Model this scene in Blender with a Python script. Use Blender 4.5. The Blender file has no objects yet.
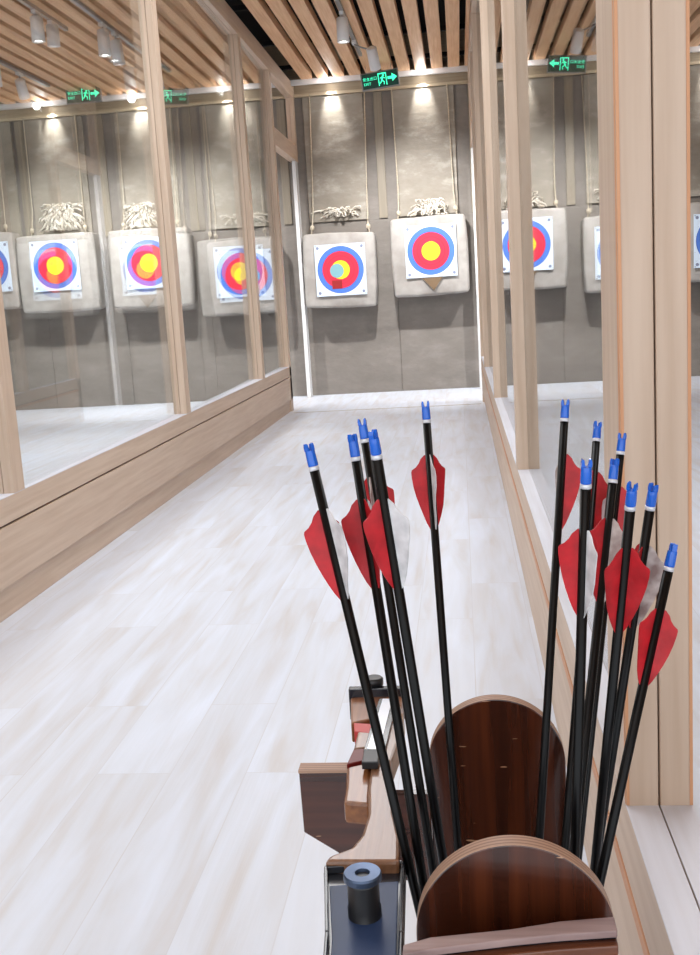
import bpy, bmesh, math, random
from mathutils import Vector, Matrix
random.seed(7)
scene = bpy.context.scene
PI = math.pi

# ------------------------------------------------------------ camera
cam_data = bpy.data.cameras.new('camera')
cam = bpy.data.objects.new('camera', cam_data)
scene.collection.objects.link(cam)
cam_data.sensor_fit = 'VERTICAL'
cam_data.sensor_height = 24.0
cam_data.lens = 24.0 * 1049.48 / 955.0
cam_data.clip_start = 0.02
cam_data.clip_end = 60
yaw, pitch, roll = -0.112577619, -0.171561951, -0.0607876634
fwd = Vector((math.sin(yaw)*math.cos(pitch), math.cos(yaw)*math.cos(pitch), math.sin(pitch)))
rt = Vector((math.cos(yaw), -math.sin(yaw), 0)); up = rt.cross(fwd)
r2 = math.cos(roll)*rt + math.sin(roll)*up
u2 = -math.sin(roll)*rt + math.cos(roll)*up
m = Matrix((r2, u2, -fwd)).transposed().to_4x4()
m.translation = Vector((0, 0, 1.2))
cam.matrix_world = m
scene.camera = cam

# ------------------------------------------------------------ world, exposure, big lights
world = bpy.data.worlds.new('world'); scene.world = world
world.use_nodes = True
bgn = world.node_tree.nodes['Background']
bgn.inputs[0].default_value = (0.90, 0.95, 1.0, 1)
bgn.inputs[1].default_value = 1.9
scene.view_settings.view_transform = 'Standard'
scene.view_settings.look = 'None'
scene.view_settings.gamma = 1.0
scene.view_settings.exposure = 0.0

def area(name, loc, sx, sy, power, col=(1, 0.97, 0.93), rot=(0, 0, 0)):
    l = bpy.data.lights.new(name, 'AREA'); l.shape = 'RECTANGLE'; l.size = sx; l.size_y = sy
    l.energy = power; l.color = col
    o = bpy.data.objects.new(name, l); scene.collection.objects.link(o)
    o.location = loc; o.rotation_euler = rot
    return o
COOL = (0.95, 0.97, 1.0)
area('lane_ambient_fill', (-0.83, 4.9, 3.66), 0.9, 5.8, 105, COOL)  # unseen area lights added over the lanes for ambient level, no fixtures
area('left_lane_ambient_fill', (-3.6, 4.9, 3.66), 1.6, 5.8, 130, COOL)
area('right_lane_ambient_fill', (1.5, 4.9, 3.66), 1.0, 5.8, 85, COOL)
area('lobby_ambient_fill', (-0.9, -1.2, 3.66), 4.0, 2.0, 30, COOL)  # unseen area light added behind the camera as fill

# ------------------------------------------------------------ materials
def srgb(r, g, b):
    f = lambda c: (c/255/12.92) if c/255 <= 0.04045 else ((c/255+0.055)/1.055)**2.4
    return (f(r), f(g), f(b), 1)

def new_mat(name, col, rough=0.5, metal=0.0, coat=0.0, trans=0.0, spec=0.5):
    mt = bpy.data.materials.new(name); mt.use_nodes = True
    b = mt.node_tree.nodes['Principled BSDF']
    b.inputs['Base Color'].default_value = col
    b.inputs['Roughness'].default_value = rough
    b.inputs['Metallic'].default_value = metal
    b.inputs['Coat Weight'].default_value = coat
    b.inputs['Coat Roughness'].default_value = 0.08
    b.inputs['Transmission Weight'].default_value = trans
    b.inputs['Specular IOR Level'].default_value = spec
    return mt

def N(mt, t, **kw):
    n = mt.node_tree.nodes.new(t)
    for k, v in kw.items(): setattr(n, k, v)
    return n
def LK(mt, a, b): mt.node_tree.links.new(a, b)

def noise_col(mt, scale, c1, c2, nscale=4.0, detail=4.0, lo=0.35, hi=0.65, bump=0.0, coord='Object', stops=None):
    b = mt.node_tree.nodes['Principled BSDF']
    tc = N(mt, 'ShaderNodeTexCoord'); mp = N(mt, 'ShaderNodeMapping')
    mp.inputs['Scale'].default_value = scale
    LK(mt, tc.outputs[coord], mp.inputs[0])
    ns = N(mt, 'ShaderNodeTexNoise'); ns.inputs['Scale'].default_value = nscale; ns.inputs['Detail'].default_value = detail
    LK(mt, mp.outputs[0], ns.inputs['Vector'])
    cr = N(mt, 'ShaderNodeValToRGB')
    cr.color_ramp.elements[0].position = lo; cr.color_ramp.elements[0].color = c1
    cr.color_ramp.elements[1].position = hi; cr.color_ramp.elements[1].color = c2
    LK(mt, ns.outputs['Fac'], cr.inputs[0]); LK(mt, cr.outputs[0], b.inputs['Base Color'])
    if bump:
        bp = N(mt, 'ShaderNodeBump'); bp.inputs['Strength'].default_value = bump; bp.inputs['Distance'].default_value = 0.01
        LK(mt, ns.outputs['Fac'], bp.inputs['Height']); LK(mt, bp.outputs[0], b.inputs['Normal'])
    return mt

def wood(name, c1, c2, axis, rough=0.5, coat=0.0, k=22.0):
    s = [k, k, k]; s['xyz'.index(axis)] = k*0.045
    return noise_col(new_mat(name, c1, rough, coat=coat), tuple(s), c1, c2, nscale=2.2, detail=5, lo=0.3, hi=0.7, bump=0.06)

PINE1, PINE2 = srgb(208, 186, 166), srgb(193, 168, 146)
pine_z = wood('pine_upright', PINE1, PINE2, 'z')
pine_y = wood('pine_lengthwise', PINE1, PINE2, 'y')
pine_x = wood('pine_crosswise', PINE1, PINE2, 'x')
slat_mat = wood('ceiling_slat_wood', srgb(232, 190, 150), srgb(212, 162, 120), 'y')
void_mat = new_mat('ceiling_void_black', (0.006, 0.006, 0.008, 1), 0.9)
white_metal = new_mat('white_metal', srgb(225, 224, 224), 0.35)
grey_metal = new_mat('grey_metal', srgb(150, 150, 152), 0.35, metal=0.6)
black_plastic = new_mat('black_plastic', (0.012, 0.012, 0.014, 1), 0.35)
black_carbon = new_mat('black_carbon', (0.002, 0.002, 0.0025, 1), 0.28, spec=0.22)
rope_mat = noise_col(new_mat('rope', (0.7, 0.62, 0.5, 1), 0.9), (1, 1, 1), srgb(214, 204, 186), srgb(186, 172, 150), nscale=90)
blue_nock = new_mat('blue_nock_plastic', srgb(10, 104, 222), 0.22, coat=0.5, trans=0.15)
ring_mat = new_mat('nock_bushing', srgb(222, 224, 230), 0.3, metal=0.3)
steel = new_mat('steel', srgb(170, 172, 176), 0.3, metal=1.0)
def vane_mat(name, c1, c2, spec):
    mt = noise_col(new_mat(name, c1, 0.45), (1, 1, 1), c1, c2, nscale=60, detail=3)
    return mt
red_vane = vane_mat('red_vane', srgb(196, 14, 30), srgb(164, 8, 22), 0.5)
white_vane = vane_mat('white_vane', srgb(232, 232, 234), srgb(196, 196, 198), 0.5)
worn_vane = vane_mat('worn_grey_vane', srgb(206, 196, 192), srgb(140, 118, 114), 0.5)

# far wall rubber / felt
def wall_material(name, c1, c2, c3):
    mt = new_mat(name, c1, 0.62)
    b = mt.node_tree.nodes['Principled BSDF']
    tc = N(mt, 'ShaderNodeTexCoord')
    mp = N(mt, 'ShaderNodeMapping'); mp.inputs['Scale'].default_value = (1.0, 1, 2.0)
    LK(mt, tc.outputs['Object'], mp.inputs[0])
    n1 = N(mt, 'ShaderNodeTexNoise'); n1.inputs['Scale'].default_value = 2.2; n1.inputs['Detail'].default_value = 8; n1.inputs['Roughness'].default_value = 0.68
    LK(mt, mp.outputs[0], n1.inputs['Vector'])
    cr = N(mt, 'ShaderNodeValToRGB'); e = cr.color_ramp.elements
    e[0].position = 0.3; e[0].color = c1; e[1].position = 0.55; e[1].color = c2
    x = e.new(0.74); x.color = c3
    LK(mt, n1.outputs['Fac'], cr.inputs[0]); LK(mt, cr.outputs[0], b.inputs['Base Color'])
    n2 = N(mt, 'ShaderNodeTexNoise'); n2.inputs['Scale'].default_value = 7; n2.inputs['Detail'].default_value = 6
    LK(mt, mp.outputs[0], n2.inputs['Vector'])
    bp = N(mt, 'ShaderNodeBump'); bp.inputs['Strength'].default_value = 0.3; bp.inputs['Distance'].default_value = 0.02
    LK(mt, n2.outputs['Fac'], bp.inputs['Height']); LK(mt, bp.outputs[0], b.inputs['Normal'])
    return mt
wall_lower = wall_material('back_wall_rubber', srgb(118, 111, 104), srgb(130, 123, 116), srgb(144, 137, 131))
wall_upper = wall_material('back_wall_curtain', srgb(138, 130, 117), srgb(156, 148, 136), srgb(196, 190, 180))
wall_side_mat = new_mat('plain_wall_paint', srgb(176, 168, 156), 0.8)
fascia_mat = wood('fascia_board', srgb(176, 158, 134), srgb(160, 142, 118), 'x')

# floor planks
def floor_material():
    mt = new_mat('whitewashed_planks', (0.8, 0.8, 0.8, 1), 0.42)
    b = mt.node_tree.nodes['Principled BSDF']
    tc = N(mt, 'ShaderNodeTexCoord')
    mp = N(mt, 'ShaderNodeMapping'); mp.inputs['Rotation'].default_value = (0, 0, PI/2)
    LK(mt, tc.outputs['Object'], mp.inputs[0])
    br = N(mt, 'ShaderNodeTexBrick'); br.inputs['Scale'].default_value = 1.0
    br.inputs['Brick Width'].default_value = 1.25; br.inputs['Row Height'].default_value = 0.2
    br.inputs['Mortar Size'].default_value = 0.0016; br.inputs['Mortar Smooth'].default_value = 0.3
    br.inputs['Color1'].default_value = (0, 0, 0, 1); br.inputs['Color2'].default_value = (1, 1, 1, 1)
    br.inputs['Mortar'].default_value = (0.5, 0.5, 0.5, 1)
    br.offset = 0.37
    LK(mt, mp.outputs[0], br.inputs['Vector'])
    mp2 = N(mt, 'ShaderNodeMapping'); mp2.inputs['Scale'].default_value = (9, 0.9, 1)
    LK(mt, tc.outputs['Object'], mp2.inputs[0])
    addv = N(mt, 'ShaderNodeVectorMath', operation='ADD')
    sc = N(mt, 'ShaderNodeVectorMath', operation='SCALE'); sc.inputs['Scale'].default_value = 13.0
    LK(mt, br.outputs['Color'], sc.inputs[0]); LK(mt, mp2.outputs[0], addv.inputs[0]); LK(mt, sc.outputs[0], addv.inputs[1])
    n1 = N(mt, 'ShaderNodeTexNoise'); n1.inputs['Scale'].default_value = 1.6; n1.inputs['Detail'].default_value = 6; n1.inputs['Distortion'].default_value = 0.6
    LK(mt, addv.outputs[0], n1.inputs['Vector'])
    cr = N(mt, 'ShaderNodeValToRGB'); e = cr.color_ramp.elements
    e[0].position = 0.28; e[0].color = srgb(202, 201, 204)
    e[1].position = 0.72; e[1].color = srgb(217, 225, 240)
    x = e.new(0.47); x.color = srgb(209, 214, 224)
    LK(mt, n1.outputs['Fac'], cr.inputs[0])
    # per-plank tone
    mx = N(mt, 'ShaderNodeMix', data_type='RGBA', blend_type='MULTIPLY'); mx.inputs['Factor'].default_value = 1.0
    cr2 = N(mt, 'ShaderNodeValToRGB'); cr2.color_ramp.elements[0].color = (0.95, 0.94, 0.93, 1); cr2.color_ramp.elements[1].color = (1, 1, 1, 1)
    LK(mt, br.outputs['Color'], cr2.inputs[0])
    LK(mt, cr.outputs[0], mx.inputs['A']); LK(mt, cr2.outputs[0], mx.inputs['B'])
    mj = N(mt, 'ShaderNodeMix', data_type='RGBA', blend_type='MIX'); mj.inputs['B'].default_value = srgb(178, 170, 166)
    mm = N(mt, 'ShaderNodeMath', operation='MULTIPLY'); mm.inputs[1].default_value = 0.3
    LK(mt, br.outputs['Fac'], mm.inputs[0]); LK(mt, mm.outputs[0], mj.inputs['Factor'])
    LK(mt, mx.outputs['Result'], mj.inputs['A']); LK(mt, mj.outputs['Result'], b.inputs['Base Color'])
    mp3 = N(mt, 'ShaderNodeMapping'); mp3.inputs['Scale'].default_value = (70, 2.5, 1)
    LK(mt, tc.outputs['Object'], mp3.inputs[0])
    n3 = N(mt, 'ShaderNodeTexNoise'); n3.inputs['Scale'].default_value = 1.5; n3.inputs['Detail'].default_value = 3
    LK(mt, mp3.outputs[0], n3.inputs['Vector'])
    bp = N(mt, 'ShaderNodeBump'); bp.inputs['Strength'].default_value = 0.25; bp.inputs['Distance'].default_value = 0.002
    LK(mt, n3.outputs['Fac'], bp.inputs['Height']); LK(mt, bp.outputs[0], b.inputs['Normal'])
    return mt
floor_mat = floor_material()

def glass_material():
    mt = bpy.data.materials.new('clear_glass_pane'); mt.use_nodes = True
    nt = mt.node_tree; nt.nodes.remove(nt.nodes['Principled BSDF'])
    out = nt.nodes['Material Output']
    tr = N(mt, 'ShaderNodeBsdfTransparent'); tr.inputs[0].default_value = (0.97, 0.985, 0.98, 1)
    gl = N(mt, 'ShaderNodeBsdfGlossy'); gl.inputs['Roughness'].default_value = 0.0
    lw = N(mt, 'ShaderNodeLayerWeight'); lw.inputs['Blend'].default_value = 0.5
    pw = N(mt, 'ShaderNodeMath', operation='POWER'); pw.inputs[1].default_value = 5.0
    ml = N(mt, 'ShaderNodeMath', operation='MULTIPLY_ADD'); ml.inputs[1].default_value = 0.96; ml.inputs[2].default_value = 0.04
    mx = N(mt, 'ShaderNodeMixShader')
    LK(mt, lw.outputs['Facing'], pw.inputs[0]); LK(mt, pw.outputs[0], ml.inputs[0]); LK(mt, ml.outputs[0], mx.inputs[0])
    LK(mt, tr.outputs[0], mx.inputs[1]); LK(mt, gl.outputs[0], mx.inputs[2]); LK(mt, mx.outputs[0], out.inputs[0])
    return mt
glass = glass_material()

def emit(name, col, st):
    mt = bpy.data.materials.new(name); mt.use_nodes = True
    b = mt.node_tree.nodes['Principled BSDF']
    b.inputs['Base Color'].default_value = col
    b.inputs['Emission Color'].default_value = col; b.inputs['Emission Strength'].default_value = st
    return mt
lens_mat = emit('lamp_lens_glow', (1, 0.98, 0.94, 1), 20.0)
sign_green = emit('exit_sign_green', (0.05, 0.85, 0.48, 1), 1.6)
sign_dark = emit('exit_sign_dark_green', (0.004, 0.05, 0.035, 1), 0.25)

bale_mat = noise_col(new_mat('bale_woven_cover', (0.6, 0.58, 0.54, 1), 0.85), (1, 1, 1), srgb(154, 148, 142), srgb(176, 171, 166), nscale=5, detail=7, bump=0.4)
patch_mat = new_mat('dark_bale_stain', srgb(120, 98, 74), 0.9)
fibre_mat = noise_col(new_mat('pale_fibre', (0.8, 0.77, 0.7, 1), 0.9), (1, 1, 1), srgb(240, 235, 225), srgb(214, 204, 188), nscale=12)

def face_material(name, patch=None):
    mt = new_mat(name, (0.9, 0.9, 0.9, 1), 0.6)
    b = mt.node_tree.nodes['Principled BSDF']
    tc = N(mt, 'ShaderNodeTexCoord')
    ln = N(mt, 'ShaderNodeVectorMath', operation='LENGTH')
    mp = N(mt, 'ShaderNodeMapping'); mp.inputs['Scale'].default_value = (1, 0, 1)
    LK(mt, tc.outputs['Object'], mp.inputs[0]); LK(mt, mp.outputs[0], ln.inputs[0])
    mr = N(mt, 'ShaderNodeMath', operation='MULTIPLY'); mr.inputs[1].default_value = 1/0.3
    LK(mt, ln.outputs['Value'], mr.inputs[0])
    cr = N(mt, 'ShaderNodeValToRGB'); cr.color_ramp.interpolation = 'CONSTANT'
    Y1, Rr, R2, Bl, B2, Wh = srgb(250, 214, 40), srgb(222, 38, 66), srgb(176, 16, 40), srgb(74, 118, 206), srgb(46, 84, 176), srgb(214, 230, 248)
    stops = [(0, Y1), (0.165, srgb(226, 180, 20)), (0.175, Y1), (0.36, R2), (0.375, Rr), (0.53, R2), (0.54, Rr), (0.715, B2), (0.735, Bl), (0.90, B2), (0.915, Wh)]
    e = cr.color_ramp.elements
    e[0].position = 0; e[0].color = Y1
    e[1].position = stops[1][0]; e[1].color = stops[1][1]
    for p, c in stops[2:]:
        x = e.new(p); x.color = c
    LK(mt, mr.outputs[0], cr.inputs[0])
    last = cr.outputs[0]
    # little register roundels in the four corners of the paper
    ab = N(mt, 'ShaderNodeVectorMath', operation='ABSOLUTE'); LK(mt, mp.outputs[0], ab.inputs[0])
    ds = N(mt, 'ShaderNodeVectorMath', operation='DISTANCE'); ds.inputs[1].default_value = (0.262, 0, 0.262)
    LK(mt, ab.outputs[0], ds.inputs[0])
    lt = N(mt, 'ShaderNodeMath', operation='LESS_THAN'); lt.inputs[1].default_value = 0.018
    LK(mt, ds.outputs['Value'], lt.inputs[0])
    mx = N(mt, 'ShaderNodeMix', data_type='RGBA'); mx.inputs['B'].default_value = srgb(126, 134, 160)
    LK(mt, lt.outputs[0], mx.inputs['Factor']); LK(mt, last, mx.inputs['A'])
    # paper torn by arrows: small pits
    vo = N(mt, 'ShaderNodeTexVoronoi'); vo.inputs['Scale'].default_value = 26
    LK(mt, tc.outputs['Object'], vo.inputs['Vector'])
    l2 = N(mt, 'ShaderNodeMath', operation='LESS_THAN'); l2.inputs[1].default_value = 0.12
    LK(mt, vo.outputs['Distance'], l2.inputs[0])
    l3 = N(mt, 'ShaderNodeMath', operation='MULTIPLY'); l3.inputs[1].default_value = 0.45; LK(mt, l2.outputs[0], l3.inputs[0])
    m2 = N(mt, 'ShaderNodeMix', data_type='RGBA'); m2.inputs['B'].default_value = srgb(120, 70, 60)
    LK(mt, l3.outputs[0], m2.inputs['Factor']); LK(mt, mx.outputs['Result'], m2.inputs['A'])
    LK(mt, m2.outputs['Result'], b.inputs['Base Color'])
    return mt
face_mat = face_material('target_paper')

def lacquer(name, c1, c2, axis, scratch=True):
    mt = wood(name, c1, c2, axis, rough=0.22, coat=0.6, k=30)
    b = mt.node_tree.nodes['Principled BSDF']
    if scratch:
        tc = N(mt, 'ShaderNodeTexCoord'); mp = N(mt, 'ShaderNodeMapping')
        mp.inputs['Scale'].default_value = (9, 9, 60); mp.inputs['Rotation'].default_value = (0, 0.5, 0)
        LK(mt, tc.outputs['Object'], mp.inputs[0])
        ns = N(mt, 'ShaderNodeTexNoise'); ns.inputs['Scale'].default_value = 3.5; ns.inputs['Detail'].default_value = 1
        LK(mt, mp.outputs[0], ns.inputs['Vector'])
        gt = N(mt, 'ShaderNodeMath', operation='GREATER_THAN'); gt.inputs[1].default_value = 0.76
        LK(mt, ns.outputs['Fac'], gt.inputs[0])
        src = b.inputs['Base Color'].links[0].from_socket
        mx = N(mt, 'ShaderNodeMix', data_type='RGBA'); mx.inputs['B'].default_value = srgb(170, 130, 100)
        LK(mt, gt.outputs[0], mx.inputs['Factor']); LK(mt, src, mx.inputs['A']); LK(mt, mx.outputs['Result'], b.inputs['Base Color'])
    return mt
dark_lacquer = lacquer('dark_red_brown_lacquer', srgb(88, 42, 22), srgb(34, 15, 11), 'z')  # strong grain contrast puts dark reflected bars into the wood colour
dark_lacquer_x = lacquer('dark_brown_lacquer_board', srgb(84, 42, 28), srgb(44, 22, 16), 'x')
def ply_mat(name, axis):
    mt = new_mat(name, srgb(190, 150, 118), 0.5)
    b = mt.node_tree.nodes['Principled BSDF']
    tc = N(mt, 'ShaderNodeTexCoord'); sp = N(mt, 'ShaderNodeSeparateXYZ'); LK(mt, tc.outputs['Object'], sp.inputs[0])
    mu = N(mt, 'ShaderNodeMath', operation='MULTIPLY'); mu.inputs[1].default_value = 2*PI/0.0042
    LK(mt, sp.outputs['XYZ'.index(axis)], mu.inputs[0])
    sn = N(mt, 'ShaderNodeMath', operation='SINE'); LK(mt, mu.outputs[0], sn.inputs[0])
    cr = N(mt, 'ShaderNodeValToRGB'); e = cr.color_ramp.elements
    e[0].position = 0.2; e[0].color = srgb(176, 142, 120); e[1].position = 0.8; e[1].color = srgb(126, 94, 78)
    LK(mt, sn.outputs[0], cr.inputs[0]); LK(mt, cr.outputs[0], b.inputs['Base Color'])
    return mt
ply_y = ply_mat('plywood_edge', 'Y')
rail_top = wood('worn_plywood_rail_top', srgb(168, 144, 140), srgb(112, 88, 88), 'x', 0.4, k=30)
rail_brown = wood('brown_rail_face', srgb(128, 76, 48), srgb(86, 46, 32), 'x', 0.35, 0.4, k=30)
bow_wood = wood('bow_riser_maple', srgb(144, 102, 72), srgb(114, 78, 54), 'y', 0.35, 0.4, k=60)
bow_wood2 = wood('bow_riser_walnut', srgb(150, 96, 52), srgb(110, 64, 34), 'y', 0.35, 0.4, k=60)
limb_blue = new_mat('limb_navy_gloss', srgb(38, 58, 96), 0.45)
limb_edge = new_mat('limb_black_edge', (0.012, 0.013, 0.02, 1), 0.25, coat=0.4)
bolt_metal = new_mat('limb_bolt_blue_steel', srgb(84, 98, 122), 0.36, metal=0.8)
strip_white = new_mat('white_gloss_strip', srgb(226, 234, 248), 0.2, coat=0.5)
red_lam = new_mat('red_lamination', srgb(196, 58, 52), 0.4)
dark_red_lam = new_mat('dark_red_lamination', srgb(110, 24, 22), 0.4)

# ------------------------------------------------------------ helpers
COL = scene.collection
def finish(name, bm, mats, parent=None, bevel=0.0, smooth=False, seg=2):
    me = bpy.data.meshes.new(name)
    bmesh.ops.recalc_face_normals(bm, faces=bm.faces)
    bm.to_mesh(me); bm.free()
    if not isinstance(mats, (list, tuple)): mats = [mats]
    for mt in mats: me.materials.append(mt)
    o = bpy.data.objects.new(name, me); COL.objects.link(o)
    if parent: o.parent = parent
    if bevel:
        md = o.modifiers.new('bevel', 'BEVEL'); md.width = bevel; md.segments = seg; md.limit_method = 'ANGLE'
    if smooth:
        for p in me.polygons: p.use_smooth = True
    return o
def box(bm, x0, x1, y0, y1, z0, z1, mi=0):
    vs = [bm.verts.new((x, y, z)) for x in (x0, x1) for y in (y0, y1) for z in (z0, z1)]
    for f in ((0, 1, 3, 2), (4, 6, 7, 5), (0, 4, 5, 1), (2, 3, 7, 6), (0, 2, 6, 4), (1, 5, 7, 3)):
        fc = bm.faces.new([vs[i] for i in f]); fc.material_index = mi
def prism(bm, pts, axis, a, b, mi=0, mi_side=None, mi_top=None):
    """polygon pts extruded along axis from a to b"""
    def P(p, t):
        if axis == 'y': return (p[0], t, p[1])
        if axis == 'z': return (p[0], p[1], t)
        return (t, p[0], p[1])
    A = [bm.verts.new(P(p, a)) for p in pts]; B = [bm.verts.new(P(p, b)) for p in pts]
    f = bm.faces.new(A); f.material_index = mi
    f = bm.faces.new(B[::-1]); f.material_index = mi if mi_top is None else mi_top
    n = len(pts)
    for i in range(n):
        f = bm.faces.new([A[i], B[i], B[(i+1) % n], A[(i+1) % n]]); f.material_index = mi if mi_side is None else mi_side
def lathe(bm, prof, seg=20, mi=0, mat=None, caps=True):
    rings = []
    for r, z in prof:
        ring = [bm.verts.new((r*math.cos(2*PI*i/seg), r*math.sin(2*PI*i/seg), z)) for i in range(seg)]
        rings.append(ring)
    for a, b in zip(rings, rings[1:]):
        for i in range(seg):
            f = bm.faces.new([a[i], a[(i+1) % seg], b[(i+1) % seg], b[i]]); f.material_index = mi; f.smooth = True
    if caps:
        for rg in (rings[0], rings[-1]):
            f = bm.faces.new(rg); f.material_index = mi
    if mat is not None:
        bmesh.ops.transform(bm, matrix=mat, verts=[v for rg in rings for v in rg])
def tube(bm, pts, r, seg=6, mi=0):
    pts = [Vector(p) for p in pts]; rings = []
    for i, p in enumerate(pts):
        d = (pts[min(i+1, len(pts)-1)] - pts[max(i-1, 0)]).normalized()
        a = d.orthogonal().normalized() if i == 0 else (rings_a - d*rings_a.dot(d)).normalized()
        rings_a = a; b = d.cross(a)
        rings.append([bm.verts.new(p + r*(math.cos(2*PI*k/seg)*a + math.sin(2*PI*k/seg)*b)) for k in range(seg)])
    for a, b in zip(rings, rings[1:]):
        for i in range(seg):
            f = bm.faces.new([a[i], a[(i+1) % seg], b[(i+1) % seg], b[i]]); f.material_index = mi; f.smooth = True
    bm.faces.new(rings[0]); bm.faces.new(rings[-1])
def struct(o): o['kind'] = 'structure'; return o
def tag(o, label, cat, group=None):
    o['label'] = label; o['category'] = cat
    if group: o['group'] = group
    return o
def empty(name, loc=(0, 0, 0), rot=(0, 0, 0)):
    o = bpy.data.objects.new(name, None); COL.objects.link(o); o.location = loc; o.rotation_euler = rot
    o.empty_display_size = 0.05
    return o

# ------------------------------------------------------------ room shell
X0, X1, Y0, YB, ZS, ZC = -8.2, 5.2, -3.0, 12.95, 3.70, 4.15
b = bmesh.new(); box(b, X0, X1, Y0, YB+0.1, -0.1, 0); struct(finish('floor', b, floor_mat))
b = bmesh.new(); box(b, X0, X1, Y0, YB+0.1, ZC, ZC+0.1); ceiling = struct(finish('ceiling', b, void_mat))
b = bmesh.new()
k = 0
for k in range(-28, 33):
    xc = -0.052 + 0.189*(k+0.5)
    if abs(xc+1.85) < 0.09: continue
    box(b, xc-0.0645, xc+0.0645, Y0, 12.70, ZS, ZS+0.085)
slo = struct(finish('ceiling_slats', b, slat_mat, ceiling, bevel=0.003))
b = bmesh.new()
for y in (0.5, 2.5, 4.5, 6.5, 8.5, 9.9, 11.3, 12.5): box(b, X0, X1, y, y+0.05, ZS+0.086, ZS+0.13)
struct(finish('ceiling_batten', b, void_mat, ceiling))
# far wall
b = bmesh.new(); box(b, X0, X1, YB, YB+0.12, 0, ZC); wback = struct(finish('wall_back', b, wall_lower))
b = bmesh.new(); box(b, X0, X1, YB-0.02, YB-0.002, 3.585, ZC); struct(finish('fascia_board', b, fascia_mat, wback))
b = bmesh.new(); box(b, X0, X1, YB-0.05, YB-0.0, 3.545, 3.58); struct(finish('trim_1', b, wood('light_moulding', srgb(205, 188, 160), srgb(180, 160, 132), 'x'), bevel=0.004))
b = bmesh.new(); box(b, X0, X1, 12.70, 12.75, 3.645, 3.705); struct(finish('trim_2', b, white_metal, bevel=0.003))
b = bmesh.new(); box(b, X0, X1, 12.75, YB-0.02, 3.715, 3.74); struct(finish('trim_3', b, fascia_mat))
lanes_x = [-6.80, -5.74, -4.83, -3.71, -2.65, -1.40, -0.33, 0.81, 1.88, 2.95, 4.02]
b = bmesh.new()
for lx in lanes_x:
    box(b, lx-0.36, lx+0.36, YB-0.035, YB-0.001, 2.09, 3.54)
struct(finish('wall_padding', b, wall_upper, wback, bevel=0.006))
b = bmesh.new()
for i in range(len(lanes_x)-1):
    mx_ = (lanes_x[i]+lanes_x[i+1])/2
    box(b, mx_-0.05, mx_+0.05, YB-0.022, YB-0.001, 2.09, 3.54)
struct(finish('cover_strip', b, wood('cover_strip_brown', srgb(148, 138, 122), srgb(136, 126, 110), 'z'), wback, bevel=0.004))
b = bmesh.new()
for i in range(len(lanes_x)-1):   # joints between the lower boards
    lo_, hi_ = (lanes_x[i-1]+lanes_x[i])/2 if i else X0, (lanes_x[i]+lanes_x[i+1])/2
    box(b, lo_+0.125, hi_+0.12, YB-0.012, YB-0.001, 0.0, 2.07)
struct(finish('wall_lower_boards', b, wall_lower, wback, bevel=0.004))
b = bmesh.new(); box(b, X0-0.1, X0, Y0, YB+0.1, 0, ZC); struct(finish('wall_left_end', b, wall_side_mat))
b = bmesh.new(); box(b, X1, X1+0.1, Y0, YB+0.1, 0, ZC); struct(finish('wall_right_end', b, wall_side_mat))
b = bmesh.new(); box(b, -1.80, 0.18, 11.02, 11.04, 0.0, 0.004); struct(finish('trim_4', b, new_mat('floor_joint_strip', srgb(178, 170, 160), 0.5)))

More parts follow.
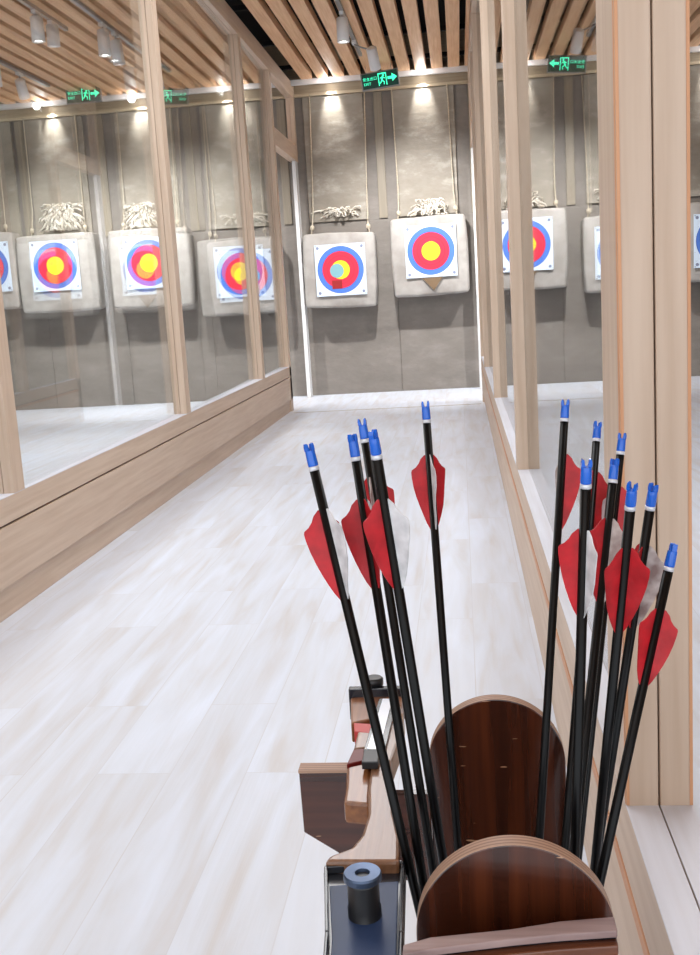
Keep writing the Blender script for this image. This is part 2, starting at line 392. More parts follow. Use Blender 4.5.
# ------------------------------------------------------------ glazed partitions
sill_lit = wood('pine_sill_top_lit', srgb(214, 217, 228), srgb(200, 200, 208), 'y', 0.4)  # pale bluish tone paints the overhead light into the pine colour
groove_dark = wood('dark_groove_wood', srgb(120, 88, 68), srgb(98, 70, 54), 'y')
edge_wood = wood('orange_edge_bead', srgb(214, 160, 120), srgb(196, 138, 98), 'z')
groove_wood = wood('orange_groove_wood', srgb(206, 150, 108), srgb(184, 124, 84), 'y')
def partition(side, xf, sgn, posts, y_near, y_end):
    """xf: face towards the lane, sgn: direction away from the lane"""
    w, g = 0.044, 0.002
    def xr(a, c):
        p, q = xf+sgn*a, xf+sgn*c
        return (min(p, q), max(p, q))
    skins = ((0, w), (w+g, 2*w+g))
    b = bmesh.new()
    for s in skins: box(b, *xr(*s), y_near, y_end, 0.376, 0.48)
    root = struct(finish('wall_'+side, b, pine_y, bevel=0.002))
    lt = 0.344 if side == 'right' else 0.366
    b = bmesh.new(); box(b, *xr(0.0, 2*w+g), y_near, y_end, 0.128, lt); struct(finish('lower_board', b, pine_y, root, bevel=0.003))
    b = bmesh.new(); box(b, *xr(0.012, 2*w+g-0.012), y_near, y_end-0.01, lt-0.01, 0.378); struct(finish('groove', b, groove_dark, root))
    if side == 'right':
        b = bmesh.new(); box(b, *xr(0.0, 0.02), y_near, y_end, 0.3445, 0.367); struct(finish('groove_strip', b, groove_wood, root, bevel=0.001))
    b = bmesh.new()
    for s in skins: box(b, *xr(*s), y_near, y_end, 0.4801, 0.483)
    struct(finish('sill_top', b, sill_lit, root, bevel=0.0008))  # thin cap layer that carries the painted overhead light
    b = bmesh.new(); box(b, *xr(0.018, 2*w+g-0.018), y_near, y_end-0.01, 0.0, 0.128); struct(finish('kick_board', b, pine_y, root, bevel=0.002))
    for (ya, yb, z0) in posts:
        b = bmesh.new()
        for s in skins: box(b, *xr(*s), ya, yb, z0, 3.53)
        struct(finish('post', b, pine_z, root, bevel=0.0025))
    b = bmesh.new()
    for s in skins: box(b, *xr(*s), 1.38, 12.93, 3.53, 3.695)
    struct(finish('header', b, pine_y, root, bevel=0.003))
    b = bmesh.new()
    for s in skins: box(b, *xr(*s), y_end, 12.80, 2.80, 2.98)
    struct(finish('transom', b, pine_y, root, bevel=0.003))
    b = bmesh.new()
    for s in skins: box(b, *xr(*s), 12.80, 12.90, 2.80, 3.53)
    struct(finish('post', b, pine_z, root, bevel=0.003))
    b = bmesh.new(); box(b, *xr(0.005, 0.05), 12.70, 12.78, 0.0, 2.80); struct(finish('door_jamb', b, white_metal, root, bevel=0.003))
    b = bmesh.new(); box(b, *xr(0.0, 0.03), 12.80, 12.84, 0.0, 2.80); struct(finish('door_stop', b, white_metal, root, bevel=0.003))
    if side == 'right':
        b = bmesh.new()
        for x_ in (0.0005, 2*w+g-0.0045): box(b, xf+x_, xf+x_+0.004, 1.3785, 1.3805, 0.484, 3.5)
        box(b, xf-0.0006, xf+0.001, 1.382, 1.390, 0.484, 3.5)
        struct(finish('edge_bead', b, edge_wood, root))
    xg = xr(w-0.001, w+g+0.001)
    return xg
left_posts = [(1.27, 1.38, .48), (4.07, 4.18, .48), (6.87, 6.98, .48), (9.66, 9.77, .48), (11.20, 11.31, .0)]
right_posts = [(1.38, 1.545, .48), (4.13, 4.24, .48), (6.92, 7.03, .48), (9.68, 9.79, .48), (11.20, 11.31, .0)]
xg = partition('left', -1.85, -1, left_posts, -1.2, 11.31)
n = 0
for a, c in zip(left_posts, left_posts[1:]):
    n += 1; b = bmesh.new(); box(b, -0.0025, 0.0025, -(c[0]-a[1])/2-0.01, (c[0]-a[1])/2+0.01, 0.4815, 3.531)
    o = struct(finish('window_%d' % n, b, glass)); o.location = ((xg[0]+xg[1])/2, (a[1]+c[0])/2, 0); o.rotation_euler.z = 0.018
xg = partition('right', 0.20, 1, right_posts, 0.2, 11.31)
for a, c in zip(right_posts, right_posts[1:]):
    n += 1; b = bmesh.new(); box(b, xg[0], xg[1], a[1], c[0], 0.4815, 3.531); struct(finish('window_%d' % n, b, glass))

# ------------------------------------------------------------ targets
def target(x, z, fz, fx, w, h, tilt, label, flabel, patch=None, ftilt=0.0, rope_dx=0.325, stain=False):
    t = empty('target_bale', (x, 12.93, z), (0, tilt, 0))
    tag(t, label, 'archery target bale', 'target bales hanging on the back wall')
    b = bmesh.new()
    nx, nz = 10, 10
    # cushion with slightly barrelled sides
    box(b, -w/2, w/2, -0.30, -0.02, -h/2, h/2)
    bmesh.ops.subdivide_edges(b, edges=b.edges[:], cuts=5, use_grid_fill=True)
    for v in b.verts:
        fx_, fz_ = v.co.x/(w/2), v.co.z/(h/2)
        v.co.x *= 1+0.03*(1-fz_*fz_); v.co.z *= 1+0.025*(1-fx_*fx_)
        if v.co.y < -0.2: v.co.y -= 0.02*(1-fx_*fx_)*(1-fz_*fz_)
        v.co += Vector((random.uniform(-1, 1), random.uniform(-1, 1), random.uniform(-1, 1)))*0.004
    finish('bale_body', b, bale_mat, t, bevel=0.035, smooth=True, seg=3)
    for s in (-1, 1):
        b = bmesh.new()
        top = 3.56 - z
        tube(b, [(s*(rope_dx+0.03), -0.12, h/2-0.02), (s*(rope_dx+0.01), -0.10, h/2+0.10), (s*rope_dx, -0.06, h/2+0.3), (s*(rope_dx), -0.03, top)], 0.008, 6)
        lathe(b, [(0.014, 0), (0.026, 0.015), (0.026, 0.045), (0.014, 0.06)], 8, mat=Matrix.Translation((s*(rope_dx+0.012), -0.105, h/2+0.05)))
        finish('rope', b, rope_mat, t, smooth=True)
    if stain:
        b = bmesh.new(); prism(b, [(-0.10, -0.255), (0.14, -0.25), (0.03, -0.40)], 'y', -0.332, -0.326)
        finish('torn_patch', b, patch_mat, t)
    f = empty('paper_target', (fx, 12.93-0.333, fz), (0, ftilt, 0))
    tag(f, flabel, 'archery target paper', 'paper target faces')
    b = bmesh.new(); box(b, -0.3, 0.3, -0.002, 0.002, -0.3, 0.3); finish('paper', b, face_mat, f)
    for sx in (-1, 1):
        for sz in (-1, 1):
            b = bmesh.new(); lathe(b, [(0.007, 0), (0.007, 0.003), (0.003, 0.006)], 8, mat=Matrix.Translation((sx*0.285, -0.002, sz*0.285)) @ Matrix.Rotation(PI/2, 4, 'X'))
            finish('pin', b, steel, f)
    if patch:
        b = bmesh.new(); lathe(b, [(0.082, 0), (0.082, 0.0015)], 20, mat=Matrix.Translation((-0.045, -0.002, -0.01)) @ Matrix.Rotation(PI/2, 4, 'X'))
        finish('pale_blue_patch', b, new_mat('pale_blue_patch', srgb(120, 168, 178), 0.7), f)
        b = bmesh.new(); box(b, -0.11, 0.01, -0.0045, -0.002, -0.22, -0.12); finish('dark_red_tear', b, new_mat('dark_red_tear', srgb(150, 26, 30), 0.7), f)
target(-1.40, 1.50, 1.505, -1.385, 0.85, 0.86, 0.03, 'grey target bale of the main lane hanging lower, left of the exit sign', 'square target paper with a pale blue patch over its yellow centre', patch=True, ftilt=0.0)
target(-0.33, 1.60, 1.655, -0.31, 0.88, 0.90, -0.02, 'grey target bale of the main lane hanging higher, beside the right partition', 'square target paper with full yellow centre above a brown torn patch', ftilt=0.0, stain=True)
target(-3.71, 1.67, 1.73, -3.70, 0.98, 0.92, 0.01, 'grey target bale behind the left glass cut by the second post', 'target paper behind the left glass partly hidden by the second post')
target(-2.64, 1.50, 1.56, -2.60, 0.94, 0.90, 0.0, 'grey target bale behind the left glass nearest the main lane', 'target paper behind the left glass partly hidden by the thin third post')
target(-4.87, 1.68, 1.77, -4.87, 0.98, 0.92, 0.0, 'grey target bale behind the left glass with a big fibre tuft above', 'fully visible target paper behind the left glass under the big fibre tuft')
target(-5.88, 1.75, 1.80, -5.74, 0.96, 0.92, 0.0, 'grey target bale at the left edge of the picture, cut by the frame', 'target paper at the left edge, only its right part in the picture')
target(0.83, 1.60, 1.66, 0.80, 0.88, 0.90, 0.0, 'grey target bale behind the right glass between the middle posts', 'target paper behind the right glass beside the middle posts')
target(1.90, 1.50, 1.51, 1.90, 0.88, 0.86, 0.0, 'grey target bale behind the right glass just left of the big post', 'target paper behind the right glass just left of the big post')
target(2.98, 1.56, 1.57, 2.98, 0.88, 0.88, 0.0, 'grey target bale seen right of the big near post', 'target paper of which a strip shows right of the big near post')

def tuft(x, y, z, rx, rz, nf, label, seed, droop=1.0):
    rnd = random.Random(seed); b = bmesh.new()
    for i in range(nf):
        a = rnd.uniform(0, 2*PI); e = rnd.uniform(-0.1, 1.0)
        d = Vector((math.cos(a)*rx*rnd.uniform(0.3, 1), math.sin(a)*0.10, rz*e))
        p0 = Vector((rnd.uniform(-.3, .3)*rx, 0, 0)); mid = p0+d*0.6+Vector((0, 0, rz*0.3))
        end = p0+d+Vector((rnd.uniform(-.05, .05), rnd.uniform(-.02, .02), -rz*0.25*droop))
        pts = [p0, p0.lerp(mid, .5)+Vector((0, -0.01, 0.02)), mid, mid.lerp(end, .6)+Vector((rnd.uniform(-.03, .03), 0, 0.01)), end]
        pts = [Vector((p.x, p.y, max(p.z, -0.01))) for p in pts]
        tube(b, pts, rnd.uniform(0.007, 0.013), 3)
    o = finish('fibre_tuft', b, fibre_mat); o.location = (x, y, z)
    tag(o, label, 'fibre tuft', 'frayed fibre on the back wall')
tuft(-4.81, 12.78, 2.205, 0.24, 0.34, 320, 'large mop of pale fibres on top of the left bale', 3, 0.4)
tuft(-3.80, 12.78, 2.17, 0.20, 0.30, 240, 'mop of pale fibres on the bale behind the second post', 5, 0.4)
tuft(-1.36, 12.90, 2.14, 0.26, 0.12, 60, 'thin fray of pale fibres above the lower main bale', 8, 1)
tuft(-0.30, 12.85, 2.09, 0.26, 0.20, 80, 'fray of pale fibres above the higher main bale', 9, 1)

# ------------------------------------------------------------ wall washer downlights above each target
def washer(x, label):
    t = empty('downlight', (x, 12.84, 3.713))
    tag(t, label, 'downlight', 'downlights washing the back wall')
    b = bmesh.new(); lathe(b, [(0.05, 0), (0.055, -0.012), (0.045, -0.02), (0.040, -0.006)], 20, caps=False); finish('trim_ring', b, white_metal, t)
    b = bmesh.new(); lathe(b, [(0.041, -0.008), (0.02, -0.010)], 20); finish('lens', b, lens_mat, t)
    l = bpy.data.lights.new('downlight_beam', 'SPOT'); l.energy = 50; l.spot_size = math.radians(52); l.spot_blend = 0.85
    l.shadow_soft_size = 0.03; l.color = (1, 0.985, 0.96)
    o = bpy.data.objects.new('downlight_beam', l); COL.objects.link(o); o.parent = t
    o.location = (0, -0.03, -0.03); o.rotation_euler = (math.radians(21), 0, 0)
    l = bpy.data.lights.new('slat_trim_fill', 'POINT'); l.energy = 2.0; l.shadow_soft_size = 0.04  # extra point light added in front of the fixture to brighten slats and trim
    o = bpy.data.objects.new('slat_trim_fill', l); COL.objects.link(o); o.parent = t; o.location = (0, -0.24, -0.10)
ord_names = ['at the far left', 'second from the left end', 'above the bale with the large tuft', 'above the bale behind the second post', 'above the bale behind the third post',
             'above the lower main bale', 'above the higher main bale', 'behind the right glass, nearest the main lane', 'behind the right glass left of the big post', 'behind the big near post', 'at the far right']
for lx, nm in zip(lanes_x[1:-1], ord_names[1:-1]): washer(lx, 'small round ceiling downlight ' + nm)

# ------------------------------------------------------------ track lights
def track(x, y0, y1, label):
    b = bmesh.new(); box(b, x-0.018, x+0.018, y0, y1, ZS-0.035, ZS-0.001); tag(finish('light_track', b, grey_metal, bevel=0.002), label, 'light track', 'ceiling light tracks')
track(-0.93, 8.4, 11.6, 'thin grey ceiling light track above the main lane')
track(-3.0, 7.0, 11.6, 'thin grey ceiling light track behind the left glass, nearer the lane')
track(-3.38, 7.0, 9.6, 'short grey ceiling light track behind the left glass, middle one')
track(-4.42, 9.6, 11.8, 'grey ceiling light track behind the left glass, farthest left')
track(1.44, 8.4, 11.6, 'thin grey ceiling light track behind the right glass')
def spot(x, y, tilt_x, tilt_z, label, power=90, drop=0.12, L=0.17, dx=0.0):
    t = empty('track_spotlight', (x, y, ZS-0.035))
    tag(t, label, 'spotlight', 'ceiling track spotlights')
    b = bmesh.new(); box(b, -0.02, 0.02, -0.06, 0.06, -0.03, 0.0); finish('adapter', b, white_metal, t, bevel=0.003)
    b = bmesh.new(); tube(b, [(0, 0, -0.03), (dx*0.3, 0, -drop*0.6), (dx, 0, -drop)], 0.008, 8); finish('stem', b, grey_metal, t)
    h = bpy.data.objects.new('lamp_head', None)
    b = bmesh.new()
    M = Matrix.Translation((dx, 0, -drop)) @ Matrix.Rotation(tilt_z, 4, 'Z') @ Matrix.Rotation(tilt_x, 4, 'X')
    lathe(b, [(0.035, 0.03), (0.052, 0.02), (0.055, -L), (0.047, -L-0.004), (0.045, -L+0.015)], 24, mat=M)
    head = finish('lamp_head', b, white_metal, t)
    b = bmesh.new(); lathe(b, [(0.044, -L+0.012), (0.01, -L+0.010)], 24, mat=M); finish('lens', b, lens_mat, head)
    l = bpy.data.lights.new('spotlight_beam', 'SPOT'); l.energy = power; l.spot_size = math.radians(95); l.spot_blend = 1.0; l.shadow_soft_size = 0.04
    o = bpy.data.objects.new('spotlight_beam', l); COL.objects.link(o); o.parent = t
    o.matrix_local = M @ Matrix.Translation((0, 0, -L-0.02))
spot(-0.93, 9.8, 0.0, 0, 'white cylinder track spotlight over the main lane pointing straight down', drop=0.07, L=0.18, power=120)
spot(-0.93, 10.9, 0.62, -0.2, 'white cylinder track spotlight beside the exit sign tilted to the wall', drop=0.10, L=0.19, power=500, dx=0.17)
spot(-3.0, 9.45, 0.0, 0, 'white track spotlight behind left glass, left one of the pair', drop=0.08, L=0.19)
spot(-3.0, 9.80, 0.12, -0.4, 'white track spotlight behind left glass, right one of the pair', drop=0.09, L=0.18)
spot(-3.0, 11.1, 0.62, 0.1, 'white track spotlight behind left glass right of the second post', drop=0.09, power=430)
spot(-3.38, 8.9, 0.0, 0.4, 'white track spotlight behind left glass, cut by the top of the frame', drop=0.07, L=0.17)
spot(-3.38, 9.25, 0.1, 0.4, 'white track spotlight behind left glass, just below the top of the frame', drop=0.05, L=0.15)
spot(-4.42, 11.0, 0.62, 0.1, 'white track spotlight at the left edge, tilted to the wall', drop=0.09, power=430)
spot(-4.42, 10.4, 0.0, 0.0, 'white track spotlight at the left edge pointing down', drop=0.07)
spot(1.44, 9.8, 0.0, 0, 'white track spotlight behind right glass pointing down', drop=0.07, L=0.18)
spot(1.44, 10.9, 0.62, 0.1, 'white track spotlight behind right glass tilted to the wall', drop=0.10, L=0.19, power=430)

# ------------------------------------------------------------ exit signs
def exit_sign(x, y, z, tilt, yawr, label):
    t = empty('exit_sign', (x, y, z), (0, tilt, yawr))
    tag(t, label, 'exit sign', 'green exit signs')
    W, H = 0.42, 0.185
    b = bmesh.new(); box(b, -W/2, W/2, -0.012, 0.02, -H/2, H/2); finish('housing', b, grey_metal, t, bevel=0.004)
    b = bmesh.new(); box(b, -W/2+.012, W/2-.012, -0.015, -0.012, -H/2+.012, H/2-.012); finish('panel', b, sign_dark, t)
    def txt(name, s, size, px, pz):
        c = bpy.data.curves.new(name, 'FONT'); c.body = s; c.size = size; c.extrude = 0.0006
        tmp = bpy.data.objects.new('tmp', c); COL.objects.link(tmp); c.materials.append(sign_green)
        dg = bpy.context.evaluated_depsgraph_get()
        me = bpy.data.meshes.new_from_object(tmp.evaluated_get(dg)); bpy.data.objects.remove(tmp)
        o = bpy.data.objects.new(name, me); COL.objects.link(o); o.parent = t
        o.location = (px, -0.0165, pz); o.rotation_euler = (PI/2, 0, 0)
    txt('lettering', '安全出口', 0.040, -0.190, 0.008); txt('lettering', 'EXIT', 0.040, -0.185, -0.042)
    # doorway with running person pictogram
    b = bmesh.new()
    f0, f1 = -0.0185, -0.0155
    box(b, -0.02, 0.075, f0, f1, 0.055, 0.067); box(b, -0.02, -0.010, f0, f1, -0.065, 0.055); box(b, 0.065, 0.075, f0, f1, -0.065, 0.055)
    finish('doorway_outline', b, sign_green, t)
    b = bmesh.new()
    lathe(b, [(0.011, -0.0015), (0.011, 0.0015)], 12, mat=Matrix.Translation((0.040, -0.017, 0.040)) @ Matrix.Rotation(PI/2, 4, 'X'))
    def limb(p, q, w):
        p, q = Vector(p), Vector(q); d = (q-p).normalized(); nrm = Vector((-d.y, d.x))*w/2
        prism(b, [tuple(p-nrm), tuple(q-nrm), tuple(q+nrm), tuple(p+nrm)], 'y', f0, f1)
    limb((0.033, 0.028), (0.018, -0.012), 0.018); limb((0.018, -0.010), (0.044, -0.030), 0.010); limb((0.044, -0.028), (0.040, -0.058), 0.009)
    limb((0.018, -0.010), (0.004, -0.038), 0.010); limb((0.004, -0.036), (-0.008, -0.042), 0.009); limb((0.034, 0.022), (0.056, 0.006), 0.008); limb((0.030, 0.024), (0.002, 0.012), 0.008)
    finish('running_figure', b, sign_green, t)
    b = bmesh.new(); prism(b, [(0.085, -0.010), (0.135, -0.010), (0.135, -0.038), (0.190, 0.005), (0.135, 0.048), (0.135, 0.018), (0.085, 0.018)], 'y', f0, f1); finish('arrow', b, sign_green, t)
    for s in (-0.14, 0.14):
        b = bmesh.new(); tube(b, [(s, 0.004, H/2-.005), (s, 0.004, ZS-z-0.002)], 0.003, 6); finish('hanger', b, grey_metal, t)
exit_sign(-0.776, 12.2, 3.53, -0.10, 0.06, 'green exit sign above the main lane, tilted with its right end up')
exit_sign(-4.20, 12.3, 3.655, 0.0, 0.0, 'green exit sign behind the left glass near the picture edge')

# ------------------------------------------------------------ bow and arrow stand
st = empty('bow_stand', (0.02, 0.88, 0))
tag(st, 'dark lacquered wooden stand with two arch-topped boards holding the arrows', 'bow stand')
def P_(o): o.location = (-0.02, -0.88, 0); return o
def arch(cx, r, ztop, zb, y0, y1, name, mats, left_wing=None):
    zc = ztop - r; pts = []
    pts.append((cx+r, zb)); 
    for i in range(41):
        a = PI*i/40; pts.append((cx+r*math.cos(a), zc+r*math.sin(a)))
    pts.append((cx-r, zb))
    b = bmesh.new(); prism(b, pts, 'y', y0, y1, mi=0, mi_side=1)
    o = finish(name, b, mats, st, bevel=0.0012); P_(o); return o
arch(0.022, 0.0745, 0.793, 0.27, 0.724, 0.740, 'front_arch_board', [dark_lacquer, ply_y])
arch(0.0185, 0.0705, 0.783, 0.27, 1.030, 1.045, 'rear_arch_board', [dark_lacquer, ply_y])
b = bmesh.new(); box(b, -0.052, 0.096, 0.740, 1.030, 0.27, 0.29); P_(finish('box_bottom', b, dark_lacquer, st))
for s in (-0.052, 0.084):
    b = bmesh.new(); box(b, s, s+0.010, 0.740, 1.030, 0.29, 0.42); P_(finish('side_rail', b, dark_lacquer, st, bevel=0.001))
# cradle wing carrying the bow
b = bmesh.new(); prism(b, [(-0.188, 0.711), (-0.105, 0.711), (-0.095, 0.685), (-0.052, 0.685), (-0.052, 0.50), (-0.075, 0.585), (-0.141, 0.612), (-0.187, 0.643)], 'y', 1.018, 1.030, mi=0, mi_side=0)
P_(finish('bow_cradle', b, dark_lacquer_x, st, bevel=0.001))
b = bmesh.new(); prism(b, [(-0.188, 0.7112), (-0.106, 0.7112), (-0.106, 0.7145), (-0.188, 0.7145)], 'y', 1.015, 1.033)
P_(finish('cradle_edge', b, ply_y, st))
# curved front rail
RB = [(-0.058, 0.667), (-0.039, 0.676), (-0.011, 0.681), (0.017, 0.686), (0.053, 0.696), (0.092, 0.702)]
RF = [(-0.058, 0.656), (-0.039, 0.662), (-0.011, 0.668), (0.017, 0.674), (0.052, 0.680), (0.092, 0.685)]
def rail(zb_, zt, dy, name, mt):
    b = bmesh.new(); prism(b, [(x_, y_-dy) for x_, y_ in RF]+RB[::-1], 'z', zb_, zt)
    P_(finish(name, b, mt, st, bevel=0.0012))
rail(0.744, 0.750, 0.0, 'rail_top', rail_top)
rail(0.741, 0.7438, -0.003, 'rail_joint', limb_edge)
rail(0.733, 0.7408, 0.004, 'rail_band', rail_brown)
rail(0.60, 0.7328, 0.006, 'front_rail', dark_lacquer_x)
b = bmesh.new(); box(b, -0.045, 0.085, 0.684, 0.724, 0.60, 0.70); P_(finish('rail_block', b, dark_lacquer, st))
# pedestal
b = bmesh.new(); box(b, -0.005, 0.045, 0.85, 0.91, 0.02, 0.27); P_(finish('pedestal_post', b, dark_lacquer, st, bevel=0.004))
b = bmesh.new(); box(b, -0.16, 0.17, 0.72, 1.04, 0.0, 0.02); P_(finish('pedestal_base', b, dark_lacquer, st, bevel=0.004))
b = bmesh.new(); box(b, -0.105, -0.052, 0.765, 0.785, 0.29, 0.31); box(b, -0.105, -0.087, 0.765, 0.785, 0.31, 0.7225); P_(finish('limb_support', b, dark_lacquer, st, bevel=0.002))

# ------------------------------------------------------------ recurve bow lying on the stand
bw = empty('recurve_bow', (-0.10, 0.80, 0.715))
tag(bw, 'takedown recurve bow with wooden riser and blue-black limb lying left of the arrows', 'bow')
def B_(o): o.location = (0.10, -0.80, -0.715); return o
riser = [(-0.130, 0.790), (-0.126, 0.800), (-0.110, 0.812), (-0.103, 0.832), (-0.1005, 0.870), (-0.105, 0.920), (-0.106, 0.985), (-0.1075, 1.00),
         (-0.116, 1.03), (-0.112, 1.06), (-0.108, 1.10), (-0.080, 1.10), (-0.080, 1.04), (-0.086, 0.98), (-0.083, 0.92), (-0.077, 0.87), (-0.070, 0.83), (-0.068, 0.790)]
b = bmesh.new(); prism(b, riser, 'z', 0.7155, 0.742); B_(finish('riser', b, bow_wood, bw, bevel=0.003))
b = bmesh.new(); prism(b, [(-0.126, 0.900), (-0.1015, 0.895), (-0.107, 0.985), (-0.131, 0.973), (-0.1275, 0.935)], 'z', 0.716, 0.738); B_(finish('grip', b, bow_wood2, bw, bevel=0.003))
b = bmesh.new(); prism(b, [(-0.131, 0.9735), (-0.1075, 0.986), (-0.1095, 1.012), (-0.1275, 1.008)], 'z', 0.7165, 0.7405); B_(finish('dark_red_lamination', b, dark_red_lam, bw, bevel=0.001))
b = bmesh.new(); prism(b, [(-0.1275, 1.0085), (-0.1095, 1.0125), (-0.110, 1.048), (-0.127, 1.052)], 'z', 0.7165, 0.741); B_(finish('shelf_block', b, bow_wood, bw, bevel=0.002))
b = bmesh.new(); prism(b, [(-0.131, 1.0525), (-0.112, 1.0485), (-0.110, 1.072), (-0.134, 1.076)], 'z', 0.7165, 0.7405); B_(finish('red_lamination', b, red_lam, bw, bevel=0.001))
b = bmesh.new(); prism(b, [(-0.137, 1.0765), (-0.085, 1.1005), (-0.083, 1.160), (-0.145, 1.150)], 'z', 0.7165, 0.740); B_(finish('riser_tip', b, bow_wood2, bw, bevel=0.002))
b = bmesh.new(); box(b, -0.147, -0.083, 1.150, 1.160, 0.712, 0.750); B_(finish('end_plate', b, limb_edge, bw, bevel=0.001))
b = bmesh.new(); prism(b, [(-0.1155, 0.992), (-0.094, 0.986), (-0.089, 1.130), (-0.110, 1.132)], 'z', 0.7425, 0.7455); o = B_(finish('strip_border', b, limb_edge, bw, bevel=0.0005))
b = bmesh.new(); prism(b, [(-0.1118, 0.997), (-0.0995, 0.991), (-0.0945, 1.127), (-0.1055, 1.129)], 'z', 0.7457, 0.7465); B_(finish('white_strip', b, strip_white, bw))
b = bmesh.new(); box(b, -0.114, -0.098, 0.958, 0.988, 0.742, 0.750); B_(finish('arrow_rest_block', b, black_plastic, bw, bevel=0.001))
b = bmesh.new(); lathe(b, [(0.006, 0), (0.006, 0.007), (0.011, 0.008), (0.011, 0.015), (0.009, 0.017)], 20, mat=Matrix.Translation((-0.118, 1.164, 0.742))); B_(finish('knob', b, black_plastic, bw))
# near limb
lp = [(-0.1315, 0.792), (-0.0635, 0.800), (-0.060, 0.70), (-0.056, 0.60), (-0.052, 0.45), (-0.098, 0.45), (-0.110, 0.60), (-0.1185, 0.70)]
lp2 = [(x_, 0.7235+0.0) for x_, y_ in lp]
def limb_prism(pts, z0, z1, name, mt, par):
    b = bmesh.new(); prism(b, pts, 'z', z0, z1); return B_(finish(name, b, mt, par, bevel=0.0008))
limb_prism(lp, 0.724, 0.731, 'limb', limb_edge, bw)
ip = [(-0.124, 0.770), (-0.0685, 0.777), (-0.0655, 0.70), (-0.061, 0.60), (-0.057, 0.46), (-0.093, 0.46), (-0.105, 0.60), (-0.1135, 0.70)]
limb_prism(ip, 0.731, 0.732, 'limb_face', limb_blue, bw)
# raised dark rim round the limb face
def rim(a, c, name):
    b = bmesh.new(); w_ = 0.003
    a, c = Vector(a), Vector(c); d = (c-a).normalized(); nr = Vector((-d.y, d.x))*w_/2
    prism(b, [tuple(a-nr), tuple(c-nr), tuple(c+nr), tuple(a+nr)], 'z', 0.731, 0.738); B_(finish(name, b, limb_edge, bw, bevel=0.001))
rim((-0.129, 0.79), (-0.117, 0.70), 'limb_rim'); rim((-0.117, 0.70), (-0.0965, 0.46), 'limb_rim')
rim((-0.066, 0.797), (-0.062, 0.70), 'limb_rim'); rim((-0.062, 0.70), (-0.0535, 0.46), 'limb_rim'); rim((-0.130, 0.7895), (-0.066, 0.7975), 'limb_rim')
b = bmesh.new()
T = Matrix.Translation((-0.0915, 0.730, 0.7235))
lathe(b, [(0.0150, 0), (0.0150, 0.004), (0.0130, 0.006), (0.0130, 0.016), (0.0122, 0.018), (0.0122, 0.036), (0.0118, 0.038)], 28, mat=T)
lb = B_(finish('limb_bolt', b, black_plastic, bw))
b = bmesh.new(); lathe(b, [(0.0118, 0.037), (0.0147, 0.039), (0.0147, 0.043), (0.0138, 0.0445), (0.0058, 0.0440), (0.0052, 0.0415), (0.0052, 0.038)], 28, mat=T, caps=False)
for f_ in b.faces: f_.smooth = False
cp = finish('bolt_cap', b, bolt_metal, lb)
b = bmesh.new(); lathe(b, [(0.0054, 0.0392), (0.0054, 0.0415)], 6, mat=T); finish('bolt_socket', b, black_plastic, lb)

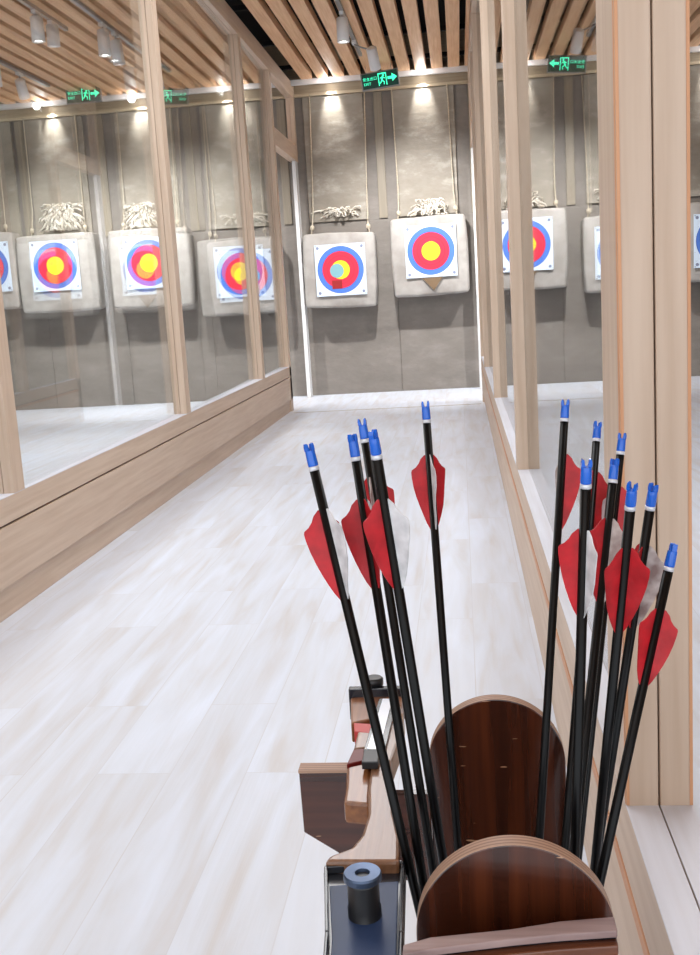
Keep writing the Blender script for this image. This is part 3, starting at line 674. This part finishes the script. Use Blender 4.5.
# ------------------------------------------------------------ arrows
PROFILE = [(0, .0015), (.004, .0060), (.0085, .0085), (.012, .0118), (.0145, .0160), (.0165, .0168), (.022, .0166), (.032, .0152), (.042, .0130), (.052, .0102), (.062, .0068), (.070, .0036), (.076, .0004), (.0765, 0)]
def arrow(P, T, vanes, label, width=1.0):
    """width scales the vanes"""
    P, T = Vector(P), Vector(T); d = (T-P).normalized(); L = (T-P).length
    # local frame: z towards the nock, x to the right of the viewer
    zx = -d; xx = Vector((1, 0, 0)); xx = (xx - zx*xx.dot(zx)).normalized(); yx = zx.cross(xx)
    root = empty('arrow')
    mtx = Matrix((xx, yx, zx)).transposed().to_4x4(); mtx.translation = P
    root.matrix_world = mtx
    tag(root, label, 'arrow', 'arrows standing in the stand')
    r = 0.0041
    b = bmesh.new(); lathe(b, [(r, -0.0225), (r, -(L-0.025))], 14); finish('shaft', b, black_carbon, root)
    b = bmesh.new(); lathe(b, [(r*1.02, -(L-0.025)), (r*1.02, -(L-0.012)), (0.0006, -L)], 14); finish('point', b, steel, root)
    b = bmesh.new(); lathe(b, [(r*1.08, -0.0228), (r*1.08, -0.0195), (r*0.98, -0.0193)], 14); finish('bushing', b, ring_mat, root)
    b = bmesh.new()
    lathe(b, [(0.0042, -0.0193), (0.0044, -0.017), (0.0042, -0.010), (0.0040, -0.0062)], 12)
    na = random.uniform(0, PI)
    for s in (0, PI):     # two prongs of the nock
        R_ = Matrix.Rotation(na+s, 4, 'Z')
        prof = [(0.0007, -0.0064), (0.0040, -0.0064), (0.0041, -0.003), (0.0034, 0.0), (0.0019, -0.0008), (0.0014, -0.0042)]
        vs0 = [bm_v for bm_v in b.verts]
        cnt = len(b.verts)
        prism(b, prof, 'y', -0.0021, 0.0021)
        b.verts.ensure_lookup_table()
        bmesh.ops.transform(b, matrix=R_, verts=b.verts[cnt:])
    finish('nock', b, blue_nock, root, bevel=0.0003)
    for ang, mt, lab in vanes:
        a = math.radians(ang); b = bmesh.new()
        pts = [(-0.055-s_*width, r*0.9+h_*width) for s_, h_ in PROFILE]   # (z, radial)
        # thin plate with real thickness, slightly wavy
        th = 0.0004
        rows = []
        for zz, rr in pts:
            row = []
            for q in (0, 0.5, 1.0):
                rad = r*0.9 + (rr-r*0.9)*q
                wob = 0.0007*q*math.sin(zz*140+ang)
                row.append((rad, wob, zz))
            rows.append(row)
        for side in (-1, 1):
            vv = [[b.verts.new((x_, y_+side*th, z_)) for x_, y_, z_ in row] for row in rows]
            for i in range(len(vv)-1):
                for j in range(2):
                    try: b.faces.new([vv[i][j], vv[i][j+1], vv[i+1][j+1], vv[i+1][j]])
                    except ValueError: pass
            if side == -1: keep = vv
        for i in range(len(vv)-1):
            b.faces.new([keep[i][2], vv[i][2], vv[i+1][2], keep[i+1][2]])
        bmesh.ops.remove_doubles(b, verts=b.verts, dist=0.00001)
        bmesh.ops.rotate(b, verts=b.verts, cent=(0, 0, 0), matrix=Matrix.Rotation(a, 3, 'Z'))
        o = finish('vane', b, mt, root)
        if lab: o['label'] = lab
    return root
Rd, Wt, Gy = red_vane, white_vane, worn_vane
def V(w, wm=None, off=()):
    wm = wm or Wt
    return [(w, wm, 'white vane' if wm is Wt else 'worn grey vane'), (w+120, Rd, 'red vane'), (w+240, Rd, 'red vane')]
arrow((-0.127, 0.835, 1.084), (0.018, 0.765, 0.305), V(-48), 'leftmost arrow of all, leaning left, one white and red vanes')
arrow((-0.094, 0.865, 1.086), (-0.007, 0.776, 0.305), V(62), 'left arrow of the cluster of three, forked blue nock, red vane left')
arrow((-0.095, 0.965, 1.087), (-0.006, 0.862, 0.305), V(-95, Gy), 'tallest middle arrow of the left cluster, behind the other two')
arrow((-0.07, 0.79, 1.098), (0.004, 0.893, 0.305), V(-32), 'right arrow of the left cluster with broad white vane facing right')
arrow((-0.039, 1.066, 1.09), (-0.014, 0.94, 0.305), V(-75), 'lone arrow in the middle with a narrow white vane between red ones')
arrow((0.102, 1.071, 1.084), (0.018, 0.889, 0.305), [(5, Rd, 'red vane'), (100, Gy, 'worn grey vane')], 'tallest arrow of the right group, red vane on its right side')
arrow((0.14, 1.125, 1.053), (0.024, 0.793, 0.305), V(130), 'thin far arrow of the right group, second tallest there')
arrow((0.16, 1.088, 1.045), (0.044, 0.91, 0.305), V(120), 'far arrow of the right group, just left of the worn forked one')
arrow((0.089, 0.785, 1.07), (0.059, 0.851, 0.305), V(-66), 'near arrow of the right group with red vane left and white right', 0.93)
arrow((0.135, 0.966, 1.039), (0.017, 0.774, 0.305), V(-30, Gy), 'arrow of the right group with a worn grey vane, behind red vanes')
arrow((0.126, 0.809, 1.046), (0.074, 0.971, 0.305), V(95), 'nearest arrow of the right group with wide red vanes both sides')
arrow((0.153, 0.873, 1.032), (0.06, 0.981, 0.305), V(-5, Gy), 'arrow with open forked nock and torn pale vane on the right')
arrow((0.165, 0.852, 0.986), (0.0, 0.783, 0.305), V(95), 'lowest rightmost arrow, leaning right, red vanes both sides', 0.85)
